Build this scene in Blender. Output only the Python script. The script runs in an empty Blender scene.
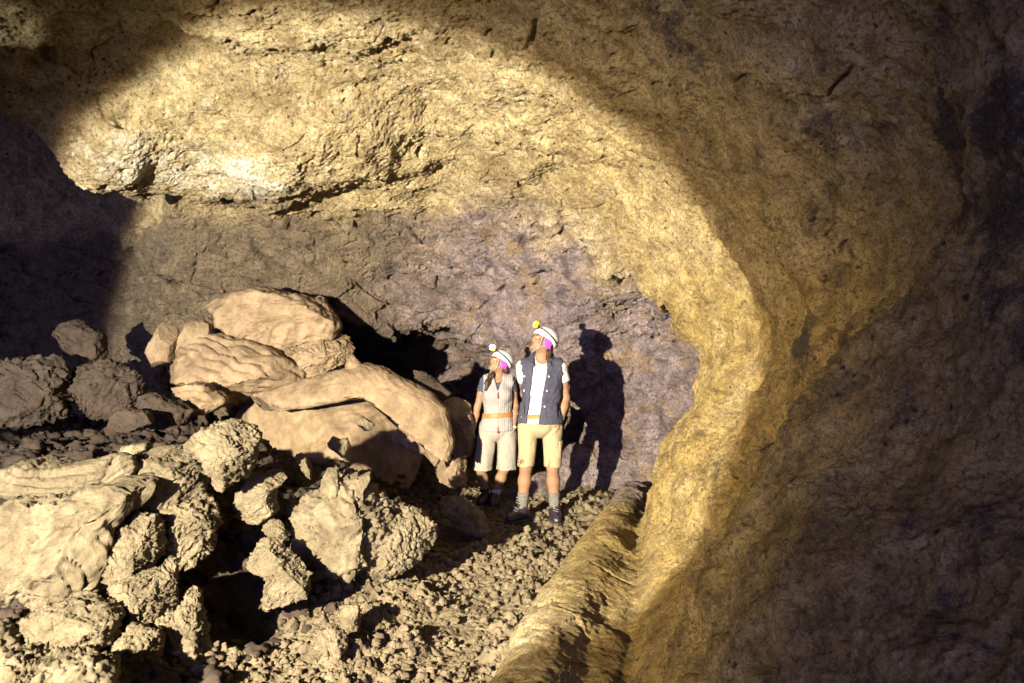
import bpy, bmesh, math, time
import numpy as np
T0 = time.time()
rng = np.random.default_rng(7)
C = bpy.context.scene.collection
scene = bpy.context.scene
F_PX = 796.0; CAMZ = 1.6

def at(px, py, Y):
    return np.array([(px-512)/F_PX*Y, Y, CAMZ+(341.5-py)/F_PX*Y])

# ------------------------------------------------------------------ noise
_perm = rng.permutation(4096).astype(np.int32)
_grad = rng.normal(size=(4096, 3)).astype(np.float32)
_grad /= np.linalg.norm(_grad, axis=1, keepdims=True)
_rnd = rng.random((4096, 3)).astype(np.float32)

def _hash(i, j, k):
    return _perm[(_perm[(_perm[i & 4095] + j) & 4095] + k) & 4095]

from concurrent.futures import ThreadPoolExecutor
_pool = ThreadPoolExecutor(4)
def _par(fn):
    def g(p, f=1.0, seed=0, *a):
        p = np.asarray(p, np.float32)
        if len(p) < 60000: return fn(p, f, seed, *a)
        r = list(_pool.map(lambda q: fn(q, f, seed, *a), np.array_split(p, max(4, len(p)//40000))))
        return np.concatenate(r) if not isinstance(r[0], tuple) else tuple(np.concatenate(c) for c in zip(*r))
    return g

@_par
def perlin(p, f=1.0, seed=0):
    q = np.asarray(p, np.float32)*np.float32(f) + np.float32(seed*17.31)
    i = np.floor(q).astype(np.int32); r = q - i
    u = r*r*r*(r*(r*6-15)+10)
    out = np.zeros(len(q), np.float32)
    for dx in (0, 1):
        wx = u[:, 0] if dx else 1-u[:, 0]
        for dy in (0, 1):
            wy = u[:, 1] if dy else 1-u[:, 1]
            for dz in (0, 1):
                wz = u[:, 2] if dz else 1-u[:, 2]
                g = _grad[_hash(i[:, 0]+dx, i[:, 1]+dy, i[:, 2]+dz)]
                out += wx*wy*wz*(g[:, 0]*(r[:, 0]-dx)+g[:, 1]*(r[:, 1]-dy)+g[:, 2]*(r[:, 2]-dz))
    return out*1.6

def fbm(p, f, octv=3, seed=0, gain=.5):
    o = 0; a = 1.0
    for k in range(octv):
        o = o + a*perlin(p, f*2.03**k, seed+k*3); a *= gain
    return o

def ridged(p, f, seed=0):
    return 1-2*np.abs(perlin(p, f, seed))

@_par
def worley(p, f=1.0, seed=0, dims=3):
    q = np.asarray(p, np.float32)*np.float32(f) + np.float32(seed*11.7)
    i = np.floor(q).astype(np.int32)
    d1 = np.full(len(q), 9, np.float32); d2 = d1.copy(); cid = np.zeros(len(q), np.int32)
    for dx in (-1, 0, 1):
        for dy in (-1, 0, 1):
            for dz in ((-1, 0, 1) if dims == 3 else (0,)):
                h = _hash(i[:, 0]+dx, i[:, 1]+dy, (i[:, 2]+dz) if dims == 3 else i[:, 2]*0)
                o = _rnd[h]
                ex = i[:, 0]+dx+o[:, 0]-q[:, 0]; ey = i[:, 1]+dy+o[:, 1]-q[:, 1]
                d = ex*ex+ey*ey
                if dims == 3:
                    ez = i[:, 2]+dz+o[:, 2]-q[:, 2]; d = d+ez*ez
                n = d < d1
                d2 = np.where(n, d1, np.minimum(d2, d)); cid = np.where(n, h, cid); d1 = np.where(n, d, d1)
    return np.sqrt(d1), np.sqrt(d2), _rnd[cid, 0]

def sstep(a, b, x):
    t = np.clip((x-a)/(b-a), 0, 1); return t*t*(3-2*t)

def smin(a, b, k):
    h = np.clip(.5+.5*(b-a)/k, 0, 1); return b*(1-h)+a*h-k*h*(1-h)

def smax(a, b, k): return -smin(-a, -b, k)

# ------------------------------------------------------------------ meshes
def surface_nets(F, o, h):
    S = F < 0
    sl = [(slice(None, -1), slice(1, None))[b] for b in (0, 1)]
    cnt = np.zeros(tuple(n-1 for n in F.shape), np.uint8)
    for a in (0, 1):
        for b in (0, 1):
            for c in (0, 1):
                cnt += S[sl[a], sl[b], sl[c]]
    act = (cnt > 0) & (cnt < 8)
    I, J, K = np.nonzero(act)
    idx = np.full(act.shape, -1, np.int32); idx[act] = np.arange(len(I), dtype=np.int32)
    cor = [(a, b, c) for a in (0, 1) for b in (0, 1) for c in (0, 1)]
    val = {q: F[I+q[0], J+q[1], K+q[2]] for q in cor}
    acc = np.zeros((len(I), 3)); num = np.zeros(len(I))
    for q in cor:
        for ax in range(3):
            if q[ax] == 0:
                r = list(q); r[ax] = 1; r = tuple(r)
                va, vb = val[q], val[r]; m = (va < 0) != (vb < 0)
                t = np.where(m, va/np.where(m, va-vb, 1), 0)
                for x in range(3):
                    acc[:, x] += np.where(m, q[x]+(t if x == ax else 0), 0)
                num += m
    V = (np.stack([I, J, K], 1)+acc/num[:, None])*h+np.asarray(o)
    quads = []
    for ax in range(3):
        b, c = (ax+1) % 3, (ax+2) % 3
        lo = [slice(1, -1)]*3; hi = [slice(1, -1)]*3
        lo[ax] = slice(None, -1); hi[ax] = slice(1, None)
        A = S[tuple(lo)]; m = A != S[tuple(hi)]
        ii = list(np.nonzero(m)); ins = A[m]
        ii[b] = ii[b]+1; ii[c] = ii[c]+1
        def cell(db, dc):
            jj = list(ii); jj[b] = jj[b]+db; jj[c] = jj[c]+dc
            return idx[jj[0], jj[1], jj[2]]
        q = np.stack([cell(-1, -1), cell(0, -1), cell(0, 0), cell(-1, 0)], 1)
        q[~ins] = q[~ins][:, ::-1]
        quads.append(q)
    return V, np.concatenate(quads)

def mesh_from(name, V, Fc, smooth=True):
    me = bpy.data.meshes.new(name)
    V = np.asarray(V, np.float32); Fc = np.asarray(Fc, np.int32)
    n = Fc.shape[1]
    me.vertices.add(len(V)); me.vertices.foreach_set('co', V.ravel())
    me.loops.add(Fc.size); me.loops.foreach_set('vertex_index', Fc.ravel())
    me.polygons.add(len(Fc))
    me.polygons.foreach_set('loop_start', np.arange(0, Fc.size, n, dtype=np.int32))
    me.update(calc_edges=True)
    if smooth:
        me.polygons.foreach_set('use_smooth', np.ones(len(Fc), bool))
    return me

def link(name, me, mat, parent=None):
    o = bpy.data.objects.new(name, me); C.objects.link(o)
    if mat is not None: me.materials.append(mat)
    if parent is not None:
        o.parent = parent
    return o

def coords(me):
    a = np.empty(len(me.vertices)*3, np.float32); me.vertices.foreach_get('co', a); return a.reshape(-1, 3)

def normals(me):
    a = np.empty(len(me.vertices)*3, np.float32); me.vertex_normals.foreach_get('vector', a); return a.reshape(-1, 3)

def set_coords(me, V):
    me.vertices.foreach_set('co', np.asarray(V, np.float32).ravel()); me.update()

def attr(me, name, vals):
    a = me.attributes.new(name, 'FLOAT', 'POINT'); a.data.foreach_set('value', np.asarray(vals, np.float32))

def attr_col(me, name, vals):
    a = me.attributes.new(name, 'FLOAT_COLOR', 'POINT')
    c = np.ones((len(vals), 4), np.float32); c[:, :3] = vals
    a.data.foreach_set('color', c.ravel())

def tag(o, label, cat, group=None):
    o['label'] = label; o['category'] = cat
    if group: o['group'] = group
    return o

def subsurf(me, lv):
    o = bpy.data.objects.new('work', me); C.objects.link(o)
    m = o.modifiers.new('s', 'SUBSURF'); m.levels = lv; m.render_levels = lv
    bpy.context.view_layer.update()
    r = bpy.data.meshes.new_from_object(o.evaluated_get(bpy.context.evaluated_depsgraph_get()))
    bpy.data.objects.remove(o); bpy.data.meshes.remove(me)
    return r

_ico = {}
def ico(sub):
    if sub not in _ico:
        bm = bmesh.new(); bmesh.ops.create_icosphere(bm, subdivisions=sub, radius=1)
        V = np.array([v.co[:] for v in bm.verts], np.float32)
        Fc = np.array([[v.index for v in f.verts] for f in bm.faces], np.int32)
        bm.free(); _ico[sub] = (V, Fc)
    return _ico[sub]

# ------------------------------------------------------------------ materials
class NT:
    def __init__(s, name):
        s.m = bpy.data.materials.new(name); s.m.use_nodes = True
        s.t = s.m.node_tree; s.b = s.t.nodes['Principled BSDF']
        s.b.inputs['Specular IOR Level'].default_value = .25
    def n(s, typ, **kw):
        x = s.t.nodes.new(typ)
        for k, v in kw.items(): setattr(x, k, v)
        return x
    def set(s, sock, v):
        if hasattr(v, 'is_output') or hasattr(v, 'links'): s.t.links.new(v, sock)
        else: sock.default_value = v
    def pos(s):
        return s.n('ShaderNodeNewGeometry').outputs['Position']
    def noise(s, scale, detail=6, rough=.6, dist=0, vec=None):
        x = s.n('ShaderNodeTexNoise'); x.inputs['Scale'].default_value = scale
        x.inputs['Detail'].default_value = detail; x.inputs['Roughness'].default_value = rough
        x.inputs['Distortion'].default_value = dist
        s.set(x.inputs['Vector'], vec if vec is not None else s.pos()); return x.outputs['Fac']
    def voro(s, scale, feature='F1', out='Distance', vec=None):
        x = s.n('ShaderNodeTexVoronoi', feature=feature); x.inputs['Scale'].default_value = scale
        s.set(x.inputs['Vector'], vec if vec is not None else s.pos()); return x.outputs[out]
    def ramp(s, fac, stops, interp='LINEAR'):
        x = s.n('ShaderNodeValToRGB'); e = x.color_ramp.elements; x.color_ramp.interpolation = interp
        while len(e) < len(stops): e.new(.5)
        for k, (p, c) in enumerate(stops):
            e[k].position = p; e[k].color = (c, c, c, 1) if np.isscalar(c) else (*c, 1)
        s.set(x.inputs['Fac'], fac); return x.outputs['Color']
    def mix(s, fac, a, b, mode='MIX'):
        x = s.n('ShaderNodeMix', data_type='RGBA', blend_type=mode)
        s.set(x.inputs[0], fac)
        for k, v in ((6, a), (7, b)):
            s.set(x.inputs[k], (*v, 1) if isinstance(v, tuple) and len(v) == 3 else v)
        return x.outputs[2]
    def math(s, op, a, b=0.0):
        x = s.n('ShaderNodeMath', operation=op); s.set(x.inputs[0], a); s.set(x.inputs[1], b); return x.outputs[0]
    def att(s, name, out='Fac'):
        x = s.n('ShaderNodeAttribute'); x.attribute_name = name; return x.outputs[out]
    def bump(s, h, strength, dist, nrm=None):
        x = s.n('ShaderNodeBump'); x.inputs['Strength'].default_value = strength; x.inputs['Distance'].default_value = dist
        s.set(x.inputs['Height'], h)
        if nrm is not None: s.set(x.inputs['Normal'], nrm)
        return x.outputs['Normal']
    def done(s, col, rough=.9, nrm=None):
        s.set(s.b.inputs['Base Color'], (*col, 1) if isinstance(col, tuple) else col)
        s.set(s.b.inputs['Roughness'], rough)
        if nrm is not None: s.set(s.b.inputs['Normal'], nrm)
        return s.m

def mat_wall():
    m = NT('lava tube rock')
    big = m.noise(.9, 8, .62, .1); mid = m.noise(6, 10, .74); fine = m.noise(42, 6, .75); grit = m.noise(110, 4, .7)
    yel = m.mix(m.ramp(mid, [(.36, 0.), (.60, 1.)]), (.22, .15, .06), (.62, .50, .265))
    yel = m.mix(m.ramp(big, [(.50, 0.), (.68, .7)]), yel, (.20, .14, .062))
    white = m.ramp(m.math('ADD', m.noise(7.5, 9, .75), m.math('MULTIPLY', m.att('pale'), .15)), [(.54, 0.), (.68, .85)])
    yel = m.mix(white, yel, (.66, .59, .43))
    yel = m.mix(m.ramp(m.math('SUBTRACT', m.math('ADD', m.att('pale'), m.math('MULTIPLY', m.noise(5, 9, .75), 1.5)), .75), [(.30, 0.), (.72, 1.)]), yel, (.86, .82, .70))  # near-white colour painted in for the hot spot on the ledge
    pur = m.mix(m.ramp(mid, [(.38, 0.), (.60, 1.)]), (.085, .062, .075), (.37, .295, .30))
    pur = m.mix(m.ramp(m.noise(2.6, 9, .72), [(.50, 0.), (.62, .8)]), pur, (.30, .20, .095))
    pur = m.mix(m.ramp(m.noise(1.4, 9, .7), [(.52, 0.), (.66, .7)]), pur, (.085, .066, .075))
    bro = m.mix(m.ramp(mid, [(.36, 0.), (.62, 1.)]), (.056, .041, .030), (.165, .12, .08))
    och = m.mix(m.ramp(mid, [(.36, 0.), (.60, 1.)]), (.15, .095, .026), (.46, .325, .105))
    yel = m.mix(m.math('MULTIPLY', m.att('ochre'), m.ramp(m.noise(2.2, 9, .7), [(.36, .55), (.52, 1.)])), yel, och)
    col = m.mix(m.att('purple'), yel, pur)
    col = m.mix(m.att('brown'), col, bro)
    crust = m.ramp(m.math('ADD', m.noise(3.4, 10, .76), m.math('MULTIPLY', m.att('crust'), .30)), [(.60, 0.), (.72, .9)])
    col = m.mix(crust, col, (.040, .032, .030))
    col = m.mix(m.ramp(fine, [(.36, .85), (.50, 0.)]), col, (.055, .040, .030))
    col = m.mix(m.ramp(grit, [(.34, .6), (.48, 0.)]), col, (.07, .05, .035))
    col = m.mix(m.ramp(grit, [(.56, 0.), (.72, .4)]), col, (.68, .58, .40))
    pits = m.ramp(m.voro(15, 'F1'), [(.12, .9), (.22, 0.)])
    pits = m.mix(m.ramp(m.noise(4, 3), [(.48, 0.), (.58, 1.)]), (0, 0, 0), pits)
    col = m.mix(pits, col, (.03, .022, .02))
    h = m.math('ADD', m.math('MULTIPLY', m.noise(85, 6, .8), .6), m.noise(22, 8, .75))
    nrm = m.bump(h, 1.0, .045)
    return m.done(col, .92, nrm)

def mat_rock(name, dark, light, spec=(.05, .035, .025), rough=.95, bump=.6, s=1.0, speck=.6, shade_tone=None):
    m = NT(name)
    mid = m.noise(7*s, 8, .65, .3)
    col = m.mix(m.ramp(mid, [(.33, 0.), (.6, 1.)]), dark, light)
    col = m.mix(m.ramp(m.noise(2.1*s, 5, .6), [(.45, 0.), (.7, .55)]), col, tuple(.6*a+.4*b for a, b in zip(dark, light)))
    col = m.mix(m.ramp(m.noise(45*s, 6, .7), [(.30, speck), (.45, 0.)]), col, spec)
    if shade_tone: col = m.mix(m.att('soil'), col, m.mix(m.ramp(mid, [(.36, 0.), (.6, 1.)]), *shade_tone))  # second, darker floor colour that stands in for shade
    h = m.math('ADD', m.math('MULTIPLY', m.noise(90*s, 8, .75), .45), m.noise(24*s, 8, .7))
    return m.done(col, rough, m.bump(h, bump, .02))

def mat_plain(name, col, rough=.8, vary=.25, scale=40, bump=.15, spec=.25):
    m = NT(name); n = m.noise(scale, 5, .6)
    c = m.mix(m.ramp(n, [(.3, 0.), (.7, 1.)]), tuple(x*(1-vary) for x in col), tuple(min(1, x*(1+vary*.6)) for x in col))
    m.b.inputs['Specular IOR Level'].default_value = spec
    return m.done(c, rough, m.bump(n, bump, .004))

M_WALL = mat_wall()
M_PILE = mat_rock('pale clinker rock', (.092, .071, .041), (.205, .166, .104), bump=.9)
M_SLAB = mat_rock('smooth tan lava', (.115, .078, .045), (.25, .18, .11), bump=.6, speck=.45)
M_SHADED = mat_rock('dark brown lava', (.024, .017, .013), (.058, .041, .029))  # colour darkened to stand for rocks lying outside the beam
M_FLOOR = mat_rock('cave floor clinker', (.082, .060, .036), (.20, .158, .097), bump=.9, shade_tone=((.022, .016, .014), (.06, .043, .032)))

# ------------------------------------------------------------------ the cave wall
def ell(P, c, r):
    q = [(P[k]-c[k])/r[k] for k in range(3)]
    k0 = np.sqrt(q[0]**2+q[1]**2+q[2]**2)+1e-6
    k1 = np.sqrt((q[0]/r[0])**2+(q[1]/r[1])**2+(q[2]/r[2])**2)+1e-6
    return k0*(k0-1)/k1

def caps(P, a, b, ra, rb):
    a = np.asarray(a, float); b = np.asarray(b, float); d = b-a
    t = np.clip(((P[0]-a[0])*d[0]+(P[1]-a[1])*d[1]+(P[2]-a[2])*d[2])/(d@d), 0, 1)
    return np.sqrt((P[0]-a[0]-t*d[0])**2+(P[1]-a[1]-t*d[1])**2+(P[2]-a[2]-t*d[2])**2)-(ra+(rb-ra)*t)

def toe(Y):
    return np.where(Y > 3.4, .42+.195*(Y-3.4), .42+.03*(Y-3.4))

def cave_sdf(X, Y, Z):
    P = (X, Y, Z)
    Yc = np.maximum(Y, 4.5)
    air = ell((X, Yc, Z), (-1.0, 4.5, 1.2), (2.75, 5.0, 2.5))
    air = smin(air, ell(P, (-2.7, 5.4, 1.3), (2.7, 3.7, 2.45)), .35)
    air = smin(air, ell((X, np.maximum(Y, -1), Z), (-6.4, -1., 1.2), (7.9, 5.2, 2.55)), .3)   # unseen chamber open at the rear, added to let the fill light in
    air = smin(air, ell(P, (1.0, 7.7, .85), (1.45, 1.32, 1.35)), .2)
    air = smin(air, ell(P, (-1.2, 10.4, .65), (2.2, 2.8, 1.10)), .12)
    air = smin(air, ell(P, (-2.35, 9.6, 1.25), (.95, 1.5, .9)), .1)
    # hanging shelf of rock
    ledge = ell(P, (-2.2, 7.0, 3.72), (1.95, 1.2, .76))
    ledge = smin(ledge, ell(P, (-3.25, 6.75, 3.55), (.75, 1.0, .7)), .3)
    air = smax(air, -(ledge+.10*np.sin(X*3.1+Y*2.3+1.0)*np.sin(Z*3.7-X*1.3)), .38)
    air = smin(air, ell(P, (-6.4, 7.0, 2.0), (3.1, 3.0, 4.8)), .12)
    air = smin(air, caps(P, (-6.3, 2.5, 1.5), (-6.8, 6., 1.7), 2.0, 2.0), .2)  # unseen link, carved so the fill light reaches the side passage
    air = smin(air, caps(P, (1.42, 4.0, 1.50), (1.62, 1.4, 1.52), .10, .13), .06)
    # right flank flaring out into the floor
    Zp = np.maximum(Z, -.3)
    fl = X-(toe(Y)+.62*Zp+.10*np.sin(Y*1.7+.6)*np.clip(Zp, 0, 1))
    fl = np.where(Y > 6.6, fl-(Y-6.6)*.55, fl)*.8
    air = smax(air, fl, .25)
    air = smax(air, -ell(P, (1.66, 6.35, .38), (.50, .70, .62)), .15)
    # bench of lava along the foot of the wall, and the strip inside it
    for (a, b, ra, rb) in (((-.1, 2.6, -.04), (.23, 4.1, -.03), .28, .27), ((.23, 4.1, -.03), (.50, 5.1, -.02), .27, .24),
                           ((.50, 5.1, -.02), (.86, 6.6, -.02), .24, .21), ((.86, 6.6, -.02), (1.3, 8.3, -.03), .21, .17)):
        air = smax(air, -caps(P, a, b, ra, rb), .03)
    for (a, b, r) in (((.2, 2.6, -.07), (.45, 4.0, -.05), .2), ((.45, 4., -.05), (.77, 5.4, -.05), .19), ((.77, 5.4, -.05), (1.12, 7., -.06), .16)):
        air = smax(air, -caps(P, a, b, r, r), .03)
    return air

hG = .04
gx = np.arange(-9.4, 3.4, hG); gy = np.arange(-3.2, 13.4, hG); gz = np.arange(-.44, 7.1, hG)
F = np.empty((len(gx), len(gy), len(gz)), np.float32)
for i0 in range(0, len(gx), 40):
    xs = gx[i0:i0+40]
    X, Y, Z = np.meshgrid(xs, gy, gz, indexing='ij')
    f = cave_sdf(X.astype(np.float32), Y.astype(np.float32), Z.astype(np.float32))
    near = np.abs(f) < .5
    pn = np.stack([X[near], Y[near], Z[near]], 1)
    n = .15*perlin(pn, .75, 1)+.085*perlin(pn, 1.7, 2)+.05*perlin(pn*np.array([1, 1, 1.6]), 3.6, 3)
    keep = sstep(.12, .6, pn[:, 2])*.7+.3
    f[near] += n*keep
    F[i0:i0+40] = f
# F < 0 is air; rock is the other side
V, Q = surface_nets(-F, (gx[0], gy[0], gz[0]), hG)
del F
cen = V[Q].mean(1)
pxv = 512+F_PX*cen[:, 0]/np.maximum(cen[:, 1], .05); pyv = 341.5-F_PX*(cen[:, 2]-CAMZ)/np.maximum(cen[:, 1], .05)
vis = (cen[:, 1] > .8) & (pxv > -60) & (pxv < 1090) & (pyv > -70) & (pyv < 760)
print('cave', len(V), vis.sum(), time.time()-T0)

def wall_detail(me):
    P = coords(me); N = normals(me)
    warp = P+np.stack([perlin(P, 3.1, 40+k)*.06 for k in range(3)], 1)
    d = .030*fbm(P, 4.5, 4, 5, .55)
    d += .012*(ridged(warp*np.array([1, 1, 1.8]), 4.2, 9)-.4)*sstep(-.2, .3, perlin(P, .9, 14))
    d += .012*fbm(P, 30, 2, 12, .75)
    q1, q2, qid = worley(P, 15, 17)
    d -= .032*(1-sstep(.1, .45, q1))*(qid > .45)*sstep(-.35, .25, perlin(P, 1.6, 18))
    # blocky, plucked patches
    f1, f2, cid = worley(warp, 4.2, 3)
    blk = sstep(.05, .3, perlin(P, .8, 21))
    d += blk*.05*(cid-.5)
    # open cracks and pits, sparse
    w2 = P+np.stack([perlin(P, 2.2, 60+k)*.2 for k in range(3)], 1)
    g1, g2, gid = worley(w2, 1.25, 8)
    crack = (1-sstep(.0, .028, g2-g1))*sstep(.02, .22, perlin(P, 1.1, 33))
    d -= .055*crack*sstep(-.35, .05, perlin(P, 4, 34))
    k1, k2, kid = worley(P+np.stack([perlin(P, 9, 70+k)*.03 for k in range(3)], 1), 3.3, 15)
    d -= .11*(1-sstep(.06, .24, k1))*(kid > .58)
    # the far wall breaks into courses and blocks
    far = sstep(6.4, 7.4, P[:, 1]+.4*perlin(P, 1.1, 44))*(1-sstep(2.7, 3.1, P[:, 2]))
    lay = warp*np.array([1.0, 1.0, 2.4])+np.array([0, 0, .5])*P[:, :1]
    b1, b2, bid = worley(lay, 1.7, 45); c1, c2, cid2 = worley(lay, 4.0, 46)
    d += far*(.13*(bid-.5)+.05*(cid2-.5)-.05*(1-sstep(0, .06, b2-b1))*sstep(-.2, .2, perlin(P, 1.5, 47)))
    d *= 1-.7*sstep(.45, .2, P[:, 2])*sstep(3., 1.5, np.abs(P[:, 0]-1))
    set_coords(me, P+N*d[:, None])
    x, y, z = P[:, 0], P[:, 1], P[:, 2]
    px = 512+F_PX*x/np.maximum(y, .3)
    nz = .35*fbm(P, 1.2, 3, 80)
    # the far wall is bare grey-purple basalt, the vault over it carries a yellow crust
    e = ((x+.5)/2.6)**2+((z-.6)/2.35)**2
    pur = sstep(6.8, 7.9, y+nz*1.6)*(1-sstep(.72, 1.15, e+nz*1.1))
    pur = np.maximum(pur, sstep(7.4, 7.9, y+nz*.4)*sstep(.2, .5, x+nz)*(1-sstep(1.9, 2.3, z+nz)))
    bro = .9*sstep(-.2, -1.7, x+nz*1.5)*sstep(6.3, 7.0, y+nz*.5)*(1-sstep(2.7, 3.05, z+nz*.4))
    attr(me, 'pale', np.exp(-((x+2.35+.5*nz)/.75)**2-((y-6.1)/.9)**2-((z-2.84+.12*(x+2.3))/.26)**2))  # mask of the painted hot spot: light put into the rock colour
    attr(me, 'ochre', sstep(.0, .5, x)*(1-sstep(6.6, 7.4, y))*(1-.6*sstep(1.7, 2.6, z+nz)))
    attr(me, 'purple', pur); attr(me, 'brown', bro)
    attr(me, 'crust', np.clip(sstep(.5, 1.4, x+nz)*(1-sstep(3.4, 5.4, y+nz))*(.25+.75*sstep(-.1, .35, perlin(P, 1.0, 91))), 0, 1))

def sub_mesh(sel, name):
    q = Q[sel]; u, inv = np.unique(q, return_inverse=True)
    return mesh_from(name, V[u], inv.reshape(q.shape))

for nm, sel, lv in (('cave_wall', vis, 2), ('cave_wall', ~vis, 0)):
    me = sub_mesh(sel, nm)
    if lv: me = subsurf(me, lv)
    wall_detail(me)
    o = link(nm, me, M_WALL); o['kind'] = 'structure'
    o['label'] = 'rough yellow and purple-brown lava tube wall arching over the floor'
    print(nm, len(me.vertices), time.time()-T0)

# ------------------------------------------------------------------ the floor
_ey = np.array([0, 3.0, 3.7, 4.2, 4.9, 6.4, 8.0, 9., 14]); _ex = np.array([-1.5, -1.45, -1.4, -1.3, -1.05, -.62, -.55, -.6, -.8])
def mound(x, y):
    e = np.interp(y, _ey, _ex)-x
    z = .50*sstep(0, .95, e)*sstep(3.2, 5.6, y)+.22*sstep(.8, 2.4, e)
    z = z-.33*np.exp(-(((x+1.72)/.42)**2+((y-4.75)/.5)**2))
    z = z+.06*np.exp(-(((x+2.3)/.6)**2+((y-4.2)/.45)**2))
    return z
def floor_z(x, y, fine=True):
    P = np.stack([x, y, x*0], 1).astype(np.float32)
    z = mound(x, y)+.05*perlin(P, 1.1, 101)+.03*perlin(P, 3, 102)
    if not fine: return z
    w = P+np.stack([perlin(P, 6, 110)*.05, perlin(P, 6, 111)*.05, x*0], 1)
    rough = .35+.65*sstep(-.35, .15, perlin(P, 1.5, 103))
    a1, a2, ai = worley(w, 8.5, 31, 2); b1, b2, bi = worley(w, 17, 32, 2); c1, c2, ci = worley(P, 36, 33, 2)
    z = z+rough*(.06*(1-a1**1.5)*(.1+.9*ai)+.05*(1-b1**1.4)*(.1+bi)+.026*(1-c1)*(ci+.3))-.06
    z = z+.010*perlin(P, 30, 104)
    return z

na, nr = 1250, 760
ang = np.radians(np.linspace(-62, 62, na))
yy = np.concatenate([np.linspace(1500, 700, 60, endpoint=False), np.linspace(700, 478, 640, endpoint=False), np.linspace(478, 425, 60)])
rad = CAMZ*F_PX/(yy-341.5)
AA, RR = np.meshgrid(ang, rad, indexing='ij')
fx = (RR*np.sin(AA)).ravel(); fy = (RR*np.cos(AA)).ravel()
fz = floor_z(fx, fy)
I = np.arange(na*len(rad)).reshape(na, len(rad))
Qf = np.stack([I[:-1, :-1], I[:-1, 1:], I[1:, 1:], I[1:, :-1]], -1).reshape(-1, 4)
me = mesh_from('floor', np.stack([fx, fy, fz], 1), Qf[:, ::-1])
_e = np.interp(fy, _ey, _ex)-fx
attr(me, 'soil', sstep(.15, .5, _e+.25*perlin(np.stack([fx, fy, fx*0], 1), 2.5, 120)))  # darkens the floor left of the path: shade put into its colour
o = link('floor', me, M_FLOOR); o['kind'] = 'structure'; o['label'] = 'lumpy clinker floor of the lava tube'
gx2 = np.linspace(-10, 4, 60); gy2 = np.linspace(-6, 14, 80)
A, B = np.meshgrid(gx2, gy2, indexing='ij')
Pb = np.stack([A.ravel(), B.ravel(), (A*0-.3).ravel()], 1)
I = np.arange(A.size).reshape(A.shape)
o = link('ground', mesh_from('ground', Pb, np.stack([I[:-1, :-1], I[1:, :-1], I[1:, 1:], I[:-1, 1:]], -1).reshape(-1, 4)), M_FLOOR)  # unseen sheet below the floor, added to stop light leaking in
o['kind'] = 'structure'; o['label'] = 'flat ground beneath the clinker'

# loose clinker on the path: uncountable
def chunk(sub, seed):
    U, Fc = ico(sub)
    f1, f2, cid = worley(U, 1.9, seed); h1, h2, hid = worley(U, 4.2, seed+3)
    r = .82+.35*perlin(U, 1.3, seed)+.55*(.55-f1)*(.4+cid)+.30*(.5-h1)*(.3+hid)+.10*perlin(U, 6, seed+9)
    return U*np.maximum(r, .3)[:, None]*np.array([1, .85, .75]), Fc
def scatter(name, n, xr, yr, smin_, smax_, ok, mat, label):
    Vs = []; Fs = []; off = 0
    chunks = [[chunk(q, 200+k) for k in range(14)] for q in (2, 3)]
    x = rng.uniform(*xr, n*6); y = rng.uniform(*yr, n*6)
    g = ok(x, y)*(perlin(np.stack([x, y, x*0], 1), 1.8, 150) > rng.uniform(-.7, .25, n*6))
    x = x[g][:n]; y = y[g][:n]; z = floor_z(x, y)
    s = smin_*(smax_/smin_)**(rng.random(len(x))**2.6)
    big = np.sort(s)[-len(s)//5]
    for k in range(len(x)):
        cv, cf = chunks[int(s[k] > big)][k % 14]
        th, ph = rng.uniform(0, 6.28), rng.uniform(-.6, .6)
        c, sn, c2, s2 = math.cos(th), math.sin(th), math.cos(ph), math.sin(ph)
        R = np.array([[c, -sn, 0], [sn, c, 0], [0, 0, 1]])@np.array([[1, 0, 0], [0, c2, -s2], [0, s2, c2]])
        Vs.append(cv@R.T*s[k]+np.array([x[k], y[k], z[k]+.25*s[k]])); Fs.append(cf+off); off += len(cv)
    me = mesh_from(name, np.concatenate(Vs), np.concatenate(Fs))
    o = link(name, me, mat); o['kind'] = 'stuff'; o['label'] = label
    return o
def on_path(x, y):
    e = np.interp(y, _ey, _ex)
    return (x > e-.5) & (x < toe(y)-.52+.02*np.sin(y*9)) & (np.abs(x/y) < .8)
scatter('rubble', 9000, (-3, 1.6), (2.6, 9.0), .007, .042, on_path, M_FLOOR, 'loose cauliflower clinker covering the path')
scatter('debris', 1500, (-5, -.6), (3.4, 9.0), .02, .11, lambda x, y: (x < np.interp(y, _ey, _ex)) & (np.abs(x/y) < .75), M_SHADED, 'dark broken lava between the boulders')
print('floor', time.time()-T0)

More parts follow.
